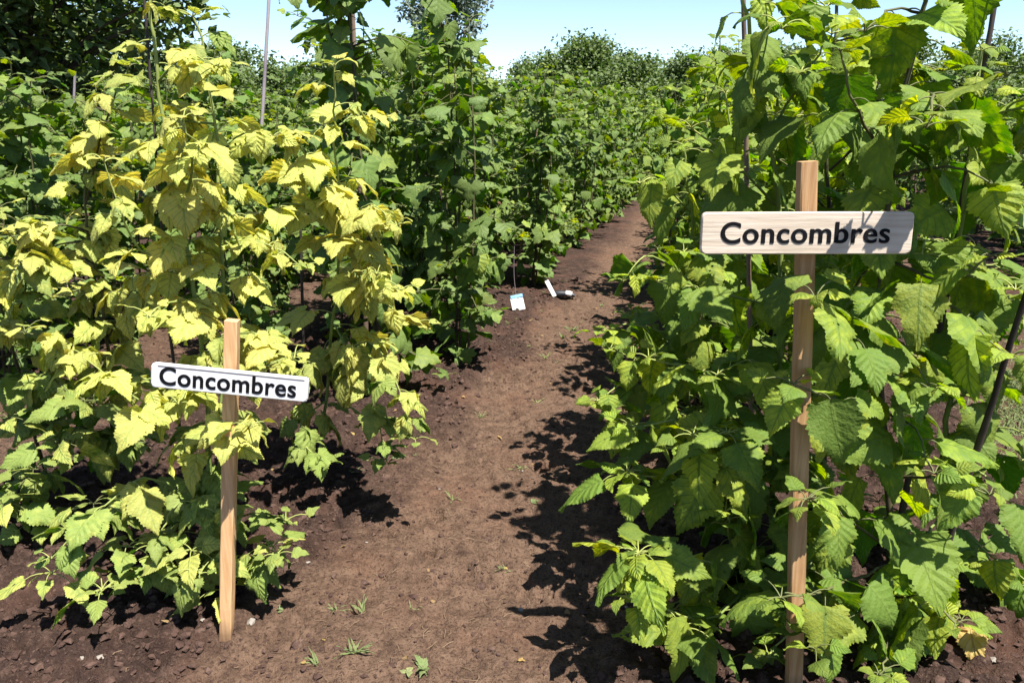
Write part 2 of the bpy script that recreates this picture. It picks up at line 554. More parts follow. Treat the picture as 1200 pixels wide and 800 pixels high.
class Plant:
    """one plant: a stem mesh (canes and leaf stalks) and a foliage mesh"""
    def __init__(self, seed, kind='ovate', lod='hi', petiole_r=.0022):
        self.r = random.Random(seed)
        self.kind, self.lod = kind, lod
        self.stem, self.leaves = MB(), Leaves()
        self.pr = petiole_r
        self.tj = .22

    def leaf(self, p, az, L, tone, rise=.5, plen=.08, compound=False, pitch=None, droop=None, wr=.80):
        r = self.r
        pts = petiole(self.stem, p, az, rise, plen, self.pr, 4 if self.lod != 'low' else 3)
        e = pts[-1]
        pit = r.uniform(-1.25, -.05) if pitch is None else pitch
        dr = r.uniform(.2, 1.0) if droop is None else droop
        rn = r.random()
        tj = min(1, max(0, tone + r.gauss(0, self.tj)))
        self.leaves.add(e, az + r.gauss(0, .2), pit, r.gauss(0, .42), L, L * wr * r.uniform(.86, 1.14), r.uniform(-.02, .26), dr, tj, rn, r.uniform(0, 6.28))
        if compound:
            e2 = pts[-2] * .8 + pts[-1] * .2
            for sg in (-1, 1):
                k = r.uniform(.66, .86)
                self.leaves.add(e2, az + sg * r.uniform(.95, 1.5), pit * .8 + r.uniform(-.25, .15), r.gauss(0, .3) - sg * .1, L * k,
                                L * k * wr * r.uniform(.88, 1.1), r.uniform(.05, .45), dr * r.uniform(.7, 1.1), min(1, max(0, tj + r.gauss(0, .06))), r.random() * .5 + rn * .5, r.uniform(0, 6.28))

    def tip(self, p, az, L, tone, n=5):
        r = self.r
        for k in range(n):
            a = az + k * 2.4
            self.leaf(p, a, L * r.uniform(.4, .8), tone, rise=r.uniform(.5, 1.1), plen=.02 + .012 * k, pitch=r.uniform(-.1, .6), droop=r.uniform(.5, 1.4))

    def cane(self, pts, r0, r1, L0, tone, step=.075, start=.12, compound=False, taper=.35, plen=.09, n=22, stem_tone=.5, tip=True, bias=None, sides=7, skip=0.0, wr=.80):
        r = self.r
        c = spline(pts, n)
        c[1:-1] += np.array([[r.gauss(0, .004), r.gauss(0, .004), 0] for _ in range(n - 2)])
        tube(self.stem, c, np.linspace(r0, r1, n), sides, np.linspace(0, stem_tone, n))
        seg = np.linalg.norm(np.diff(c, axis=0), axis=1)
        cum = np.concatenate([[0], np.cumsum(seg)])
        tot = cum[-1]
        d = start * tot
        az = r.uniform(0, 6.28)
        while d < tot - .02:
            k = min(np.searchsorted(cum, d) - 1, n - 2); k = max(k, 0)
            w = (d - cum[k]) / seg[k]
            p = c[k] * (1 - w) + c[k + 1] * w
            fr = d / tot
            a = az
            if bias is not None:
                # foliage turns to the light side of the row
                a = bias + math.atan2(math.sin(az - bias), math.cos(az - bias)) * .86
            if r.random() > skip:
                L = L0 * (1 - (1 - taper) * fr ** 2.2) * r.uniform(.6, 1.22)
                tv = tone(fr, p) if callable(tone) else tone
                self.leaf(p, a, L, tv, rise=r.uniform(.1, .9), plen=plen * r.uniform(.6, 1.25) * (1 - .5 * fr ** 2), compound=compound, wr=wr)
            az += 2.4 + r.gauss(0, .25)
            d += step * r.uniform(.7, 1.3) * (1 - .35 * fr)
        if tip:
            tv = tone(1.0, c[-1]) if callable(tone) else tone
            self.tip(c[-1], az, L0 * .55, tv)

    def rosette(self, c, n, L, tone, bias):
        r = self.r
        for k in range(n):
            a = bias + k * 2.4
            ring = k / n
            self.leaf(c, a, L * (.55 + .55 * ring) * r.uniform(.85, 1.15), tone + r.gauss(0, .1), rise=1.0 - .8 * ring, plen=.025 + .07 * ring, pitch=.25 - .75 * ring + r.gauss(0, .15), droop=r.uniform(.3, .8), wr=.68)

    def shoots(self, pts, n, lo, hi, length, L, tone, step=.07, compound=False, bias=None, wr=.80):
        r = self.r
        c = spline(pts, 40)
        for k in range(n):
            q = c[int(39 * (lo + (hi - lo) * (k + r.random()) / n))]
            a = (bias + r.gauss(0, 1.0)) if bias is not None and r.random() < .7 else r.uniform(0, 6.28)
            l_ = length * r.uniform(.55, 1.2)
            e = q + np.array([math.cos(a) * l_, math.sin(a) * l_, r.uniform(-.25, .15) * l_ * 2])
            e[2] = max(e[2], .10)
            m_ = (q + e) / 2 + np.array([0, 0, l_ * .18])
            self.cane([q, m_, e], .0042, .0018, L, tone, step, .22, compound, .65, .06, 8, .8, sides=5, bias=bias, wr=wr)

    def build(self, root, leaf_mat, stem_mat, base):
        for arr in (self.stem,):
            arr.v = [v - base for v in arr.v]
        self.leaves.rows = [(r[0] - base[0], r[1] - base[1], r[2] - base[2], *r[3:]) for r in self.leaves.rows]
        mb = MB()
        self.leaves.mesh(mb, self.kind, self.lod)
        self.stem.build('stem', stem_mat, root)
        mb.build('foliage', leaf_mat, root)


# ------------------------------------------------------------------ camera, sky and sun
cam_d = bpy.data.cameras.new('camera')
cam = bpy.data.objects.new('camera', cam_d)
COL.objects.link(cam)
cam.location = (0, 0, CAMH)
cam.rotation_euler = (math.pi / 2 - PITCH, 0, 0)
cam_d.sensor_width = 36
cam_d.lens = F / 1200 * 36
cam_d.clip_start = .05
cam_d.clip_end = 2000
SC.camera = cam

SUN_EL, SUN_AZ = math.radians(64), math.radians(42)      # azimuth from behind the camera towards the right
sun_to = np.array([math.cos(SUN_EL) * math.sin(SUN_AZ), -math.cos(SUN_EL) * math.cos(SUN_AZ), math.sin(SUN_EL)])
ld = bpy.data.lights.new('sun', 'SUN')
ld.energy = 5.0
ld.angle = math.radians(.5)
ld.color = (1.0, .955, .88)
lo = bpy.data.objects.new('sun', ld)
COL.objects.link(lo)
from mathutils import Vector
lo.rotation_euler = Vector(sun_to).to_track_quat('Z', 'Y').to_euler()
lo.location = (4, -4, 9)

w = bpy.data.worlds.new('World')
SC.world = w
w.use_nodes = True
wn = w.node_tree
bg = wn.nodes['Background']
sky = wn.nodes.new('ShaderNodeTexSky')
sky.sky_type = 'NISHITA'
sky.sun_disc = False
sky.sun_elevation = SUN_EL
sky.sun_rotation = math.atan2(sun_to[0], sun_to[1])
sky.air_density = .7
sky.dust_density = .1
sky.ozone_density = 1.6
wn.links.new(sky.outputs[0], bg.inputs[0])
bg.inputs[1].default_value = .075

SC.view_settings.view_transform = 'Standard'
SC.view_settings.look = 'None'
SC.view_settings.exposure = 1.6
SC.view_settings.gamma = 1
SC.render.engine = 'CYCLES'
SC.cycles.max_bounces = 7
SC.cycles.transparent_max_bounces = 8
SC.cycles.use_denoising = True

# ------------------------------------------------------------------ ground
def axis(lo_, hi_, step, far, grow=1.11):
    a = list(np.arange(lo_, hi_, step))
    s, x = step, a[-1]
    while x < far:
        s *= grow; x += s; a.append(x)
    s, x, b = step, lo_, []
    while x > -far:
        s *= grow; x -= s; b.append(x)
    return np.array(b[::-1] + a)


gx = axis(-2.4, 2.2, .0095, 600)
gy = axis(1.6, 5.0, .0095, 600)
GX, GY = np.meshgrid(gx, gy, indexing='ij')
GZ = ground_h(GX, GY)
mb = MB()
nx, ny = GX.shape
i = np.arange(nx - 1)[:, None] * ny
j = np.arange(ny - 1)[None, :]
q = np.stack([i + j, i + ny + j, i + ny + j + 1, i + j + 1], -1).reshape(-1, 4)
mb.add(np.stack([GX, GY, GZ], -1).reshape(-1, 3), q)
gnd = mb.build('ground', M['soil'], attrs=False)
a = gnd.data.attributes.new('path', 'FLOAT', 'POINT')
a.data.foreach_set('value', path_mask(GX, GY).astype(np.float32).ravel())
a = gnd.data.attributes.new('grassy', 'FLOAT', 'POINT')
gr_m = smooth(24, 30, np.hypot(GX, GY))
a.data.foreach_set('value', gr_m.astype(np.float32).ravel())
tag(gnd, 'brown garden soil with a trodden path between planted beds', 'ground', kind='structure')

# ------------------------------------------------------------------ loose stuff on the soil
rs = np.random.RandomState(4)
rg = random.Random(11)
ICO_V = np.array([(0, 0, 1), (.894, 0, .447), (.276, .851, .447), (-.724, .526, .447), (-.724, -.526, .447), (.276, -.851, .447),
                  (.724, .526, -.447), (-.276, .851, -.447), (-.894, 0, -.447), (-.276, -.851, -.447), (.724, -.526, -.447), (0, 0, -1)])
ICO_F = np.array([(0, 1, 2), (0, 2, 3), (0, 3, 4), (0, 4, 5), (0, 5, 1), (1, 6, 2), (2, 7, 3), (3, 8, 4), (4, 9, 5), (5, 10, 1),
                  (2, 6, 7), (3, 7, 8), (4, 8, 9), (5, 9, 10), (1, 10, 6), (6, 11, 7), (7, 11, 8), (8, 11, 9), (9, 11, 10), (10, 11, 6)])


def lump(mb, p, r, rr, flat=.7):
    d = np.array([rr.uniform(.5, 1.4) for _ in range(12)])[:, None]
    a = rr.uniform(0, 6.28)
    v = ICO_V * d * np.array([r * rr.uniform(.8, 1.4), r, r * flat])
    c, s = math.cos(a), math.sin(a)
    v = np.stack([v[:, 0] * c - v[:, 1] * s, v[:, 0] * s + v[:, 1] * c, v[:, 2]], 1)
    mb.add(v + p, ICO_F)


mb = MB()
pts = []
while len(pts) < 22000:
    x, y = rg.uniform(-3.2, 3.0), 1.5 + 6 * rg.random() ** 1.5
    m = float(path_mask(np.array([x]), np.array([y]))[0])
    if rg.random() < m * .35: continue
    pts.append((x, y, m))
edge = []
while len(edge) < 900:
    u = 1.6 + 5.5 * rg.random() ** 1.3
    p = row_point(u, rg.choice((-1.35, -1.35, -1.6, -.1, 1.0, -2.6)) + rg.gauss(0, .16))
    edge.append((p[0], p[1], 2.0))
pts += edge
P_ = np.array(pts)
hz = ground_h(P_[:, 0], P_[:, 1])
for (x, y, m), h in zip(pts, hz):
    r = .0035 + .015 * rg.random() ** 3.2
    if m > 1.5: r = .006 + .013 * rg.random() ** 2.6
    elif m > .5: r = .0022 + .008 * rg.random() ** 3
    if rg.random() < .012: r *= 1.7
    lump(mb, np.array([x, y, h + r * .25]), r, rg)
def crumb_material():  # clod material, brown soil tones mixed by noise
    m, nt = new_mat('soil_crumb')
    N = NT(nt)
    tex = N.node('ShaderNodeTexCoord')
    n = N.noise(tex.outputs['Object'], 22, 4, .7)
    n3 = N.noise(tex.outputs['Object'], 160, 3, .7)
    base = N.ramp(n, [(.3, (.035, .020, .016)), (.55, (.068, .041, .032)), (.75, (.12, .078, .06))])
    N.out(N.principled(base, .95, .1, N.bump(n3, .8, .006)).outputs[0])
    return m
M['crumb'] = crumb_material()
clods = mb.build('soil_clods', M['crumb'], smooth_shade=False, attrs=False)
tag(clods, 'loose dark soil clods scattered over the planting beds', 'soil clods', kind='stuff')

mb = MB()
M['straw'] = plain('straw', (.19, .13, .08), .8, .2, .5, 6)
for k in range(1000):
    u = 1.4 + 8 * rg.random() ** 1.6
    v = rg.gauss(-.8, .32)
    p = row_point(u, v)
    a = rg.uniform(0, 6.28)
    L = rg.uniform(.006, .026)
    z0 = float(ground_h(np.array([p[0]]), np.array([p[1]]))[0]) + .003
    dx, dy = math.cos(a) * L, math.sin(a) * L
    tube(mb, [(p[0] - dx, p[1] - dy, z0), (p[0] + rg.gauss(0, .004), p[1] + rg.gauss(0, .004), z0 + .002 + rg.random() * .004), (p[0] + dx, p[1] + dy, z0 + rg.random() * .004)],
         rg.uniform(.0005, .0010), 3, cap=False)
st = mb.build('straw_litter', M['straw'], attrs=False)
tag(st, 'short dry straw and root bits littering the trodden path', 'straw litter', kind='stuff')

M['dead_leaf'] = leaf_material('dead_leaf', (.22, .13, .05), (.48, .33, .07), (.25, .17, .08), 5, .2, .6)
L = Leaves()
for k in range(150):
    u = 1.5 + 6 * rg.random() ** 1.5
    p = row_point(u, rg.uniform(-2.4, 1.6))
    L.add((p[0], p[1], float(ground_h(p[:1], p[1:2])[0]) + .006), rg.uniform(0, 6.28), rg.gauss(0, .25), rg.gauss(0, .4), rg.uniform(.010, .034), rg.uniform(.008, .02), .3, rg.uniform(-.6, 1.0), rg.random(), rg.random(), rg.uniform(0, 6))
mb = MB()
L.mesh(mb, 'ovate', 'mid')
tag(mb.build('leaf_litter', M['dead_leaf']), 'small dry fallen leaf scraps lying on the soil', 'leaf litter', kind='stuff')
L = Leaves()
p = ground_at(1128, 775)
for k in range(3):
    L.add((rg.gauss(0, .008), rg.gauss(0, .008), .05 + .012 * k), .6 + k * 1.9, -.35, .4, .12, .085, .5, 1.3, .95, .6 + .1 * k, k * 2.0)
mb = MB()
L.mesh(mb, 'ovate', 'hi')
o = mb.build('fallen_leaf', M['dead_leaf'])
o.location = (p[0], p[1], float(ground_h(p[:1], p[1:2])[0]))
tag(o, 'bright golden withered leaf at the foot of the right plants', 'leaf')

# pale stones and scraps, one object each
M['stone'] = plain('pale_stone', (.20, .18, .155), .85, .2, .2, 60)
stones = [(120, 787, .010), (98, 784, .008), (295, 735, .017), (362, 666, .006), (515, 577, .006), (612, 556, .007), (240, 741, .009), (1162, 791, .012), (1165, 655, .008), (430, 640, .006), (735, 712, .008), (610, 710, .010)]
for k, (px, py, r) in enumerate(stones):
    p = ground_at(px, py)
    mb = MB()
    lump(mb, np.zeros(3), r, rg, .6)
    o = mb.build('stone', M['stone'], attrs=False, smooth_shade=False)
    o.location = (p[0], p[1], float(ground_h(p[:1], p[1:2])[0]) + r * .3)
    lab = {2: 'largest pale stone, lying right of the foot of the left sign post', 7: 'pale stone on bare soil at the right beyond the yellow leaf', 0: 'pale flat stone in front of the yellow plants, left of the left sign post'}.get(k, 'tiny pale stone chip lying on brown soil')
    tag(o, lab, 'stone', 'pale stones on the soil')

# weeds on the path
M['weed'] = leaf_material('weed_leaf', (.09, .15, .04), (.32, .33, .13), (.2, .24, .1), 5, .3, .5)


def weed(px, py, size, n, label, tone=.3, grassy=True):
    p = ground_at(px, py)
    z = float(ground_h(p[:1], p[1:2])[0])
    L = Leaves()
    for k in range(n):
        a = rg.uniform(0, 6.28)
        if grassy:
            L.add((rg.gauss(0, .006), rg.gauss(0, .006), -.004), a, rg.uniform(.35, 1.3), 0, size * rg.uniform(.6, 1.2), size * .12, .2, rg.uniform(.4, 1.4), tone, rg.random(), rg.uniform(0, 6))
        else:
            L.add((rg.gauss(0, .004), rg.gauss(0, .004), .0), a, rg.uniform(.1, .8), 0, size * rg.uniform(.6, 1.1), size * .45, .2, rg.uniform(.3, 1.0), tone, rg.random(), rg.uniform(0, 6))
    mb = MB()
    L.mesh(mb, 'ovate', 'mid')
    o = mb.build('weed_tuft', M['weed'])
    o.location = (p[0], p[1], z)
    tag(o, label, 'weed', 'small weeds on the soil path')


weed(497, 788, .055, 9, 'broadest leafy weed sprout on the path at the bottom of the photo', .15, False)
weed(478, 793, .05, 3, 'pale weed lying flat beside the leafy sprout on the path', .9, False)
weed(416, 775, .07, 11, 'upright grassy weed tuft nearest the camera on the left of the path', .3)
weed(372, 780, .06, 8, 'thin straggling weed tuft at the left edge of the path', .5)
weed(424, 716, .06, 10, 'grassy weed tuft on the path between the left sign and the shadow', .4)
weed(396, 718, .045, 8, 'small weed tuft just left of another tuft at the bed edge', .4)
weed(530, 592, .05, 8, 'small grey green weed alone in the middle of the path', .5)
weed(608, 552, .05, 9, 'sparse grassy weed beside the leaf shadows on the path', .6)
weed(565, 492, .05, 10, 'weed tuft in the path centre where the shadows begin', .5)
weed(630, 470, .05, 9, 'dry grassy tuft on the middle of the path further along', .8)
weed(640, 420, .06, 9, 'pale grassy weed on the path near the white packet', .6)
weed(483, 716, .04, 7, 'faint low weed on the trodden middle of the path', .7)
weed(672, 386, .10, 14, 'green grass clump at the right edge of the path under leaves', .25)
weed(660, 396, .08, 9, 'second green grass clump drooping over the right path edge', .25)
weed(455, 545, .06, 8, 'weed sprout in the soil by the yellow branch tips', .2, False)
weed(330, 160 + 560, .03, 5, 'tiny seedling between the left sign post and the path', .2, False)

for k in range(26):
    u_ = 2.2 + 6 * rg.random()
    q_ = row_point(u_, rg.choice((-1.25, -1.4, -.95, -.7)) + rg.gauss(0, .10))
    d_ = q_ - np.array([0, 0, CAMH])
    zc = d_[1] * math.cos(PITCH) - d_[2] * math.sin(PITCH)
    px_, py_ = 600 + F * d_[0] / zc, 400 - F * (d_[1] * math.sin(PITCH) + d_[2] * math.cos(PITCH)) / zc
    weed(px_, py_, rg.uniform(.02, .045), rg.randint(4, 9), 'tiny scattered weed seedling at the edge of the soil path', rg.uniform(.1, .6), rg.random() < .6)

# grass strip beyond the right bed
mb = MB()
L = Leaves()
for k in range(5200):
    u, v = rg.uniform(3.0, 6.2), rg.gauss(1.72, .17)
    if rg.random() < .35: u = rg.uniform(3.4, 5.4)
    p = row_point(u, v)
    L.add((p[0], p[1], gz(p[0], p[1]) - .004), rg.uniform(0, 6.28), rg.uniform(.5, 1.4), 0, rg.uniform(.03, .085), .006, .1, rg.uniform(.3, 1.4), rg.uniform(0, .6), rg.random(), 0)
L.mesh(mb, 'ovate', 'low')
g_ = mb.build('grass', M['weed'])
tag(g_, 'patch of short grass on the soil right of the right bed', 'grass', kind='stuff')

# ------------------------------------------------------------------ signs
def bevel_box(mb, size, c=(0, 0, 0), bev=.004, rot=None):
    import bmesh
    bm = bmesh.new()
    bmesh.ops.create_cube(bm, size=1)
    for v in bm.verts: v.co = Vector((v.co.x * size[0], v.co.y * size[1], v.co.z * size[2]))
    if bev: bmesh.ops.bevel(bm, geom=bm.edges[:] + bm.verts[:], offset=bev, segments=2, affect='EDGES', profile=.6)
    bm.verts.ensure_lookup_table()
    vs = np.array([v.co[:] for v in bm.verts])
    if rot is not None: vs = vs @ rot.T
    mb.add(vs + np.array(c), [[v.index for v in f.verts] for f in bm.faces])
    bm.free()


def board_mesh(mb, w_, h_, th, rad, seg=5, cham=False):
    """plate with rounded or chamfered corners, face towards -Y, small edge round-over"""
    def outline(w, h, r):
        o = []
        for cx, cz, a0 in ((w / 2 - r, h / 2 - r, 0), (-w / 2 + r, h / 2 - r, 90), (-w / 2 + r, -h / 2 + r, 180), (w / 2 - r, -h / 2 + r, 270)):
            for k in range(seg + 1):
                a = math.radians(a0 + 90 * k / seg)
                o.append((cx + r * math.cos(a), cz + r * math.sin(a)))
        return o
    e = .0025
    rings = []
    for (inset, y) in ((e, -th / 2), (0, -th / 2 + e), (0, th / 2 - e), (e, th / 2)):
        rings.append([(x, y, z) for x, z in outline(w_ - 2 * inset, h_ - 2 * inset, rad)])
    n = len(rings[0])
    vs = np.array(sum(rings, []))
    fs = []
    for k in range(3):
        for q in range(n):
            q2 = (q + 1) % n
            fs.append([k * n + q, k * n + q2, (k + 1) * n + q2, (k + 1) * n + q])
    fs.append(list(range(n))[::-1])
    fs.append([3 * n + q for q in range(n)])
    # consistent outward faces: front ring is seen from -Y
    mb.add(vs, fs)


def text_object(body, width, xh_scale, mat, parent, loc, rot, bold=.012, ex=.0006, shear=0.0, strikes=3, spread=.012):
    cu = bpy.data.curves.new('lettering', 'FONT')
    cu.body = body
    cu.size = 1
    cu.offset = bold
    cu.align_x = 'CENTER'
    cu.space_character = 1.06
    cu.shear = shear
    cu.extrude = .01
    to = bpy.data.objects.new('lettering_source', cu)
    COL.objects.link(to)
    dg = bpy.context.evaluated_depsgraph_get()
    me = bpy.data.meshes.new_from_object(to.evaluated_get(dg))
    bpy.data.objects.remove(to)
    bpy.data.curves.remove(cu)
    n = len(me.vertices)
    co = np.empty(n * 3); me.vertices.foreach_get('co', co); co = co.reshape(-1, 3)
    x0, x1 = co[:, 0].min(), co[:, 0].max()
    k = width / (x1 - x0)
    nf = len(me.polygons)
    faces = [list(p.vertices) for p in me.polygons]
    bpy.data.meshes.remove(me)
    mbt = MB()
    # brush strokes laid side by side make the letters bold
    for q in range(strikes):
        dx = (q - (strikes - 1) / 2) * spread
        dz = ((q % 2) - .5) * spread * .6
        out = np.stack([(co[:, 0] + dx - (x0 + x1) / 2) * k, -co[:, 2] / .01 * ex - ex - .00013 * q, (co[:, 1] + dz - .27) * k * xh_scale], 1)
        mbt.add(out, faces)
    o = mbt.build('lettering', mat, parent, smooth_shade=False, attrs=False)
    o.location = loc
    return o



M['post_l'] = wood_material('warm_post_wood', (.44, .25, .115), (.56, .35, .18), stain=True)
M['post_r'] = wood_material('reddish_post_wood', (.30, .165, .072), (.40, .245, .125), stain=True)
M['raw_board'] = wood_material('planed_board', (.40, .325, .25), (.52, .445, .36), axis='X', rough=.65)
M['ink'] = plain('black_letter_paint', (.005, .005, .006), .6, .08, .3, 40)


def painted():
    m, nt = new_mat('white_board_paint')
    N = NT(nt)
    tex = N.node('ShaderNodeTexCoord')
    n = N.noise(tex.outputs['Object'], 25, 5, .6)
    mp = N.node('ShaderNodeMapping'); N.link(tex.outputs['Object'], mp.inputs[0]); mp.inputs['Scale'].default_value = (4, 60, 60)
    g = N.noise(mp.outputs[0], 3, 4)
    base = N.mix(N.smoothstep(n, .45, .8), (.52, .52, .53), (.42, .41, .40))
    base = N.mix(N.math('MULTIPLY', N.smoothstep(g, .66, .74), .35), base, (.4, .36, .32))
    N.out(N.principled(base, .5, .35, N.bump(g, .2, .002)).outputs[0])
    return m


M['white_paint'] = painted()
M['edge_line'] = plain('grey_edge_paint', (.10, .09, .10), .7, .2, .4, 50)


def sign(label, base, top_px, post_w, post_d, board_c, bw, bh, rot_deg, post_mat, board_mat, rad, txt_w, bold, painted_edge=False, yaw=0.0, seg=5, letter_h=1.0):
    g = gz(base[0], base[1])
    b = np.array([base[0], base[1], g])
    root = empty('garden_sign', b, label, 'sign', 'painted garden signs')
    top = at(*top_px, base[1] + .02)
    axis_ = top - b
    Lp = np.linalg.norm(axis_)
    z = axis_ / Lp
    x = np.array([math.cos(yaw), math.sin(yaw), 0]); x -= z * (x @ z); x /= np.linalg.norm(x)
    y = np.cross(z, x)
    Rm = np.stack([x, y, z], 1)
    mb = MB()
    # a post with slightly uneven sawn faces
    nseg = 14
    vs, fs = [], []
    for k in range(nseg + 1):
        h = -.12 + (Lp + .12) * k / nseg
        for (sx, sy) in ((-1, -1), (-.86, -1.14), (.86, -1.14), (1, -1), (1, 1), (-1, 1)):
            vs.append((sx * post_w / 2 + rg.gauss(0, .0006), sy * post_d / 2 * (1 if abs(sy) <= 1 else 1 / 1.14 * 1.1) + rg.gauss(0, .0006), h))
    for k in range(nseg):
        for q in range(6):
            q2 = (q + 1) % 6
            fs.append([k * 6 + q, k * 6 + q2, (k + 1) * 6 + q2, (k + 1) * 6 + q])
    fs.append([nseg * 6 + q for q in range(6)])
    mb.add(np.array(vs) @ Rm.T, fs)
    mb.build('post', post_mat, root, smooth_shade=False, attrs=False)
    # board, screwed on the front of the post
    c = at(*board_c, base[1] - post_d * .6 - .013) - b
    mb = MB()
    board_mesh(mb, bw, bh, .018, rad, seg)
    bo = mb.build('board', board_mat, root, smooth_shade=False, attrs=False)
    bo.location = c
    bo.rotation_euler = (math.radians(-3), math.radians(rot_deg), yaw)
    text_object('Concombres', txt_w, letter_h, M['ink'], bo, (-.004, -.0092, -.003), None, .010, strikes=3, spread=.010 if bold > .022 else .012)
    if painted_edge:
        mb = MB()
        bevel_box(mb, (bw * .93, .0012, .0022), (0.004, -.0094, bh * .5 - .006), 0)
        mb.build('edge_line', M['edge_line'], bo, smooth_shade=False, attrs=False)
    return root


YL = ground_at(266, 757)
sign('small white painted sign on a slim orange wooden post before the yellow plants', YL, (272, 375), .036, .034, (270.5, 447.5), .425, .069, 7.0, M['post_l'], M['white_paint'], .010, .368, .020, True, .04, 2, 1.06)
YR = ground_at(928, 830)
sign('large bare wood sign with rounded corners on a tall reddish post among green leaves', YR, (946, 189), .0375, .034, (944, 273), .474, .095, -.4, M['post_r'], M['raw_board'], .012, .378, .026, False, -.03, 5, .98)

# ------------------------------------------------------------------ hero plants
def G3(px, py):
    p = ground_at(px, py)
    p[2] = gz(p[0], p[1]) - .03
    return p


def hero(name, label, cat, group, base, seed, kind, lod, mat, stem_mat, fn, pr=.0022):
    root = empty(name, (base[0], base[1], base[2] + .03), label, cat, group)
    pl = Plant(seed, kind, lod, pr)
    fn(pl)
    pl.build(root, mat, stem_mat, np.array([base[0], base[1], base[2] + .03]))
    return root


SUNB = math.atan2(sun_to[1], sun_to[0])          # azimuth of the light

def ytone(fr, p):
    h = p[2]
    t = .04 + .84 * float(smooth(.32, .80, h)) - .20 * float(smooth(1.45, 1.9, h))
    return t


def gtone(fr, p):
    return .10 + .45 * max(0, fr - .55)


def btone(fr, p):
    return .20 + .22 * fr - .10 * math.sin(p[0] * 9)


YG, BG = 'yellowing plants around the left sign', 'broad leaved plants around the right sign'


def y1(p):
    b = G3(240, 688)
    A = [b, at(243, 520, 2.42), at(240, 420, 2.45), at(205, 210, 2.5), at(181, 60, 2.5), at(176, -12, 2.5)]
    B = [b + [.03, .02, 0], at(262, 400, 2.55), at(258, 250, 2.6), at(247, 100, 2.62), at(226, 20, 2.6)]
    p.cane(A, .010, .004, .150, ytone, .075, .10, True, .55, .13, 26, .55, bias=SUNB)
    p.cane(B, .008, .003, .145, ytone, .08, .14, True, .5, .13, 24, .6, bias=SUNB)
    p.shoots(A, 7, .12, .82, .26, .145, ytone, .075, True, SUNB)
    p.shoots(B, 4, .2, .85, .26, .14, ytone, .075, True, SUNB)
    for q in ([(235, 590, 2.40), (170, 560, 2.3), (112, 600, 2.2), (60, 655, 2.12)], [(240, 620, 2.4), (300, 600, 2.3), (335, 610, 2.24)],
              [(240, 470, 2.42), (170, 470, 2.3), (100, 420, 2.25)], [(236, 400, 2.44), (300, 390, 2.35), (345, 420, 2.3)],
              [(243, 540, 2.42), (260, 500, 2.2), (292, 500, 2.02)], [(240, 640, 2.4), (180, 660, 2.25), (120, 690, 2.15)],
              [(240, 655, 2.4), (240, 660, 2.22), (235, 672, 2.12)], [(225, 300, 2.46), (160, 290, 2.35), (122, 190, 2.3)],
              [(240, 650, 2.4), (290, 660, 2.28), (325, 650, 2.2)], [(240, 560, 2.4), (200, 600, 2.25), (180, 640, 2.2)],
              [(215, 250, 2.48), (225, 180, 2.3), (215, 140, 2.25)]):
        p.cane([at(*k) for k in q], .0045, .002, .138, ytone, .075, .2, True, .65, .07, 10, .8, sides=5, bias=SUNB)


def y2(p):
    b = G3(372, 566)
    A = [b, at(385, 430, 3.2), at(397, 300, 3.1), at(393, 180, 3.05), at(392, 78, 3.0)]
    p.cane(A, .008, .003, .155, ytone, .08, .2, True, .5, .13, 24, .8, bias=SUNB)
    p.shoots(A, 6, .25, .85, .28, .15, ytone, .075, True, SUNB)
    for q in ([(390, 420, 3.2), (430, 400, 2.9), (462, 440, 2.75), (486, 515, 2.7)], [(396, 300, 3.1), (430, 240, 2.9), (465, 265, 2.8)],
              [(396, 260, 3.1), (350, 170, 2.9), (320, 160, 2.8)], [(392, 340, 3.1), (430, 330, 2.9), (470, 340, 2.75)],
              [(380, 470, 3.2), (350, 500, 3.0), (380, 545, 2.85)], [(385, 440, 3.2), (340, 420, 2.9), (310, 430, 2.8)],
              [(392, 380, 3.15), (440, 470, 2.85), (450, 545, 2.8)], [(397, 250, 3.1), (330, 240, 2.9), (290, 290, 2.8)]):
        p.cane([at(*k) for k in q], .0042, .002, .145, ytone, .065, .25, True, .6, .07, 10, .8, sides=5, bias=SUNB)


def y3(p):
    b = G3(128, 602)
    tn = lambda f, q: ytone(f, q) - .10
    A = [b, at(132, 480, 2.9), at(120, 360, 2.85), at(100, 250, 2.8), at(98, 190, 2.8)]
    p.cane(A, .008, .003, .15, tn, .07, .2, True, .5, .10, 24, .6, bias=SUNB)
    p.shoots(A, 8, .15, .75, .26, .15, tn, .075, True, SUNB)
    for q in ([(130, 450, 2.9), (80, 400, 2.7), (30, 390, 2.6)], [(125, 400, 2.88), (160, 330, 2.7), (185, 320, 2.6)], [(110, 320, 2.85), (40, 300, 2.7), (8, 270, 2.6)],
              [(130, 520, 2.92), (90, 500, 2.7), (80, 540, 2.6)], [(100, 240, 2.8), (130, 120, 2.7), (150, 80, 2.65)]):
        p.cane([at(*k) for k in q], .0042, .002, .15, tn, .065, .25, True, .6, .07, 10, .8, sides=5, bias=SUNB)


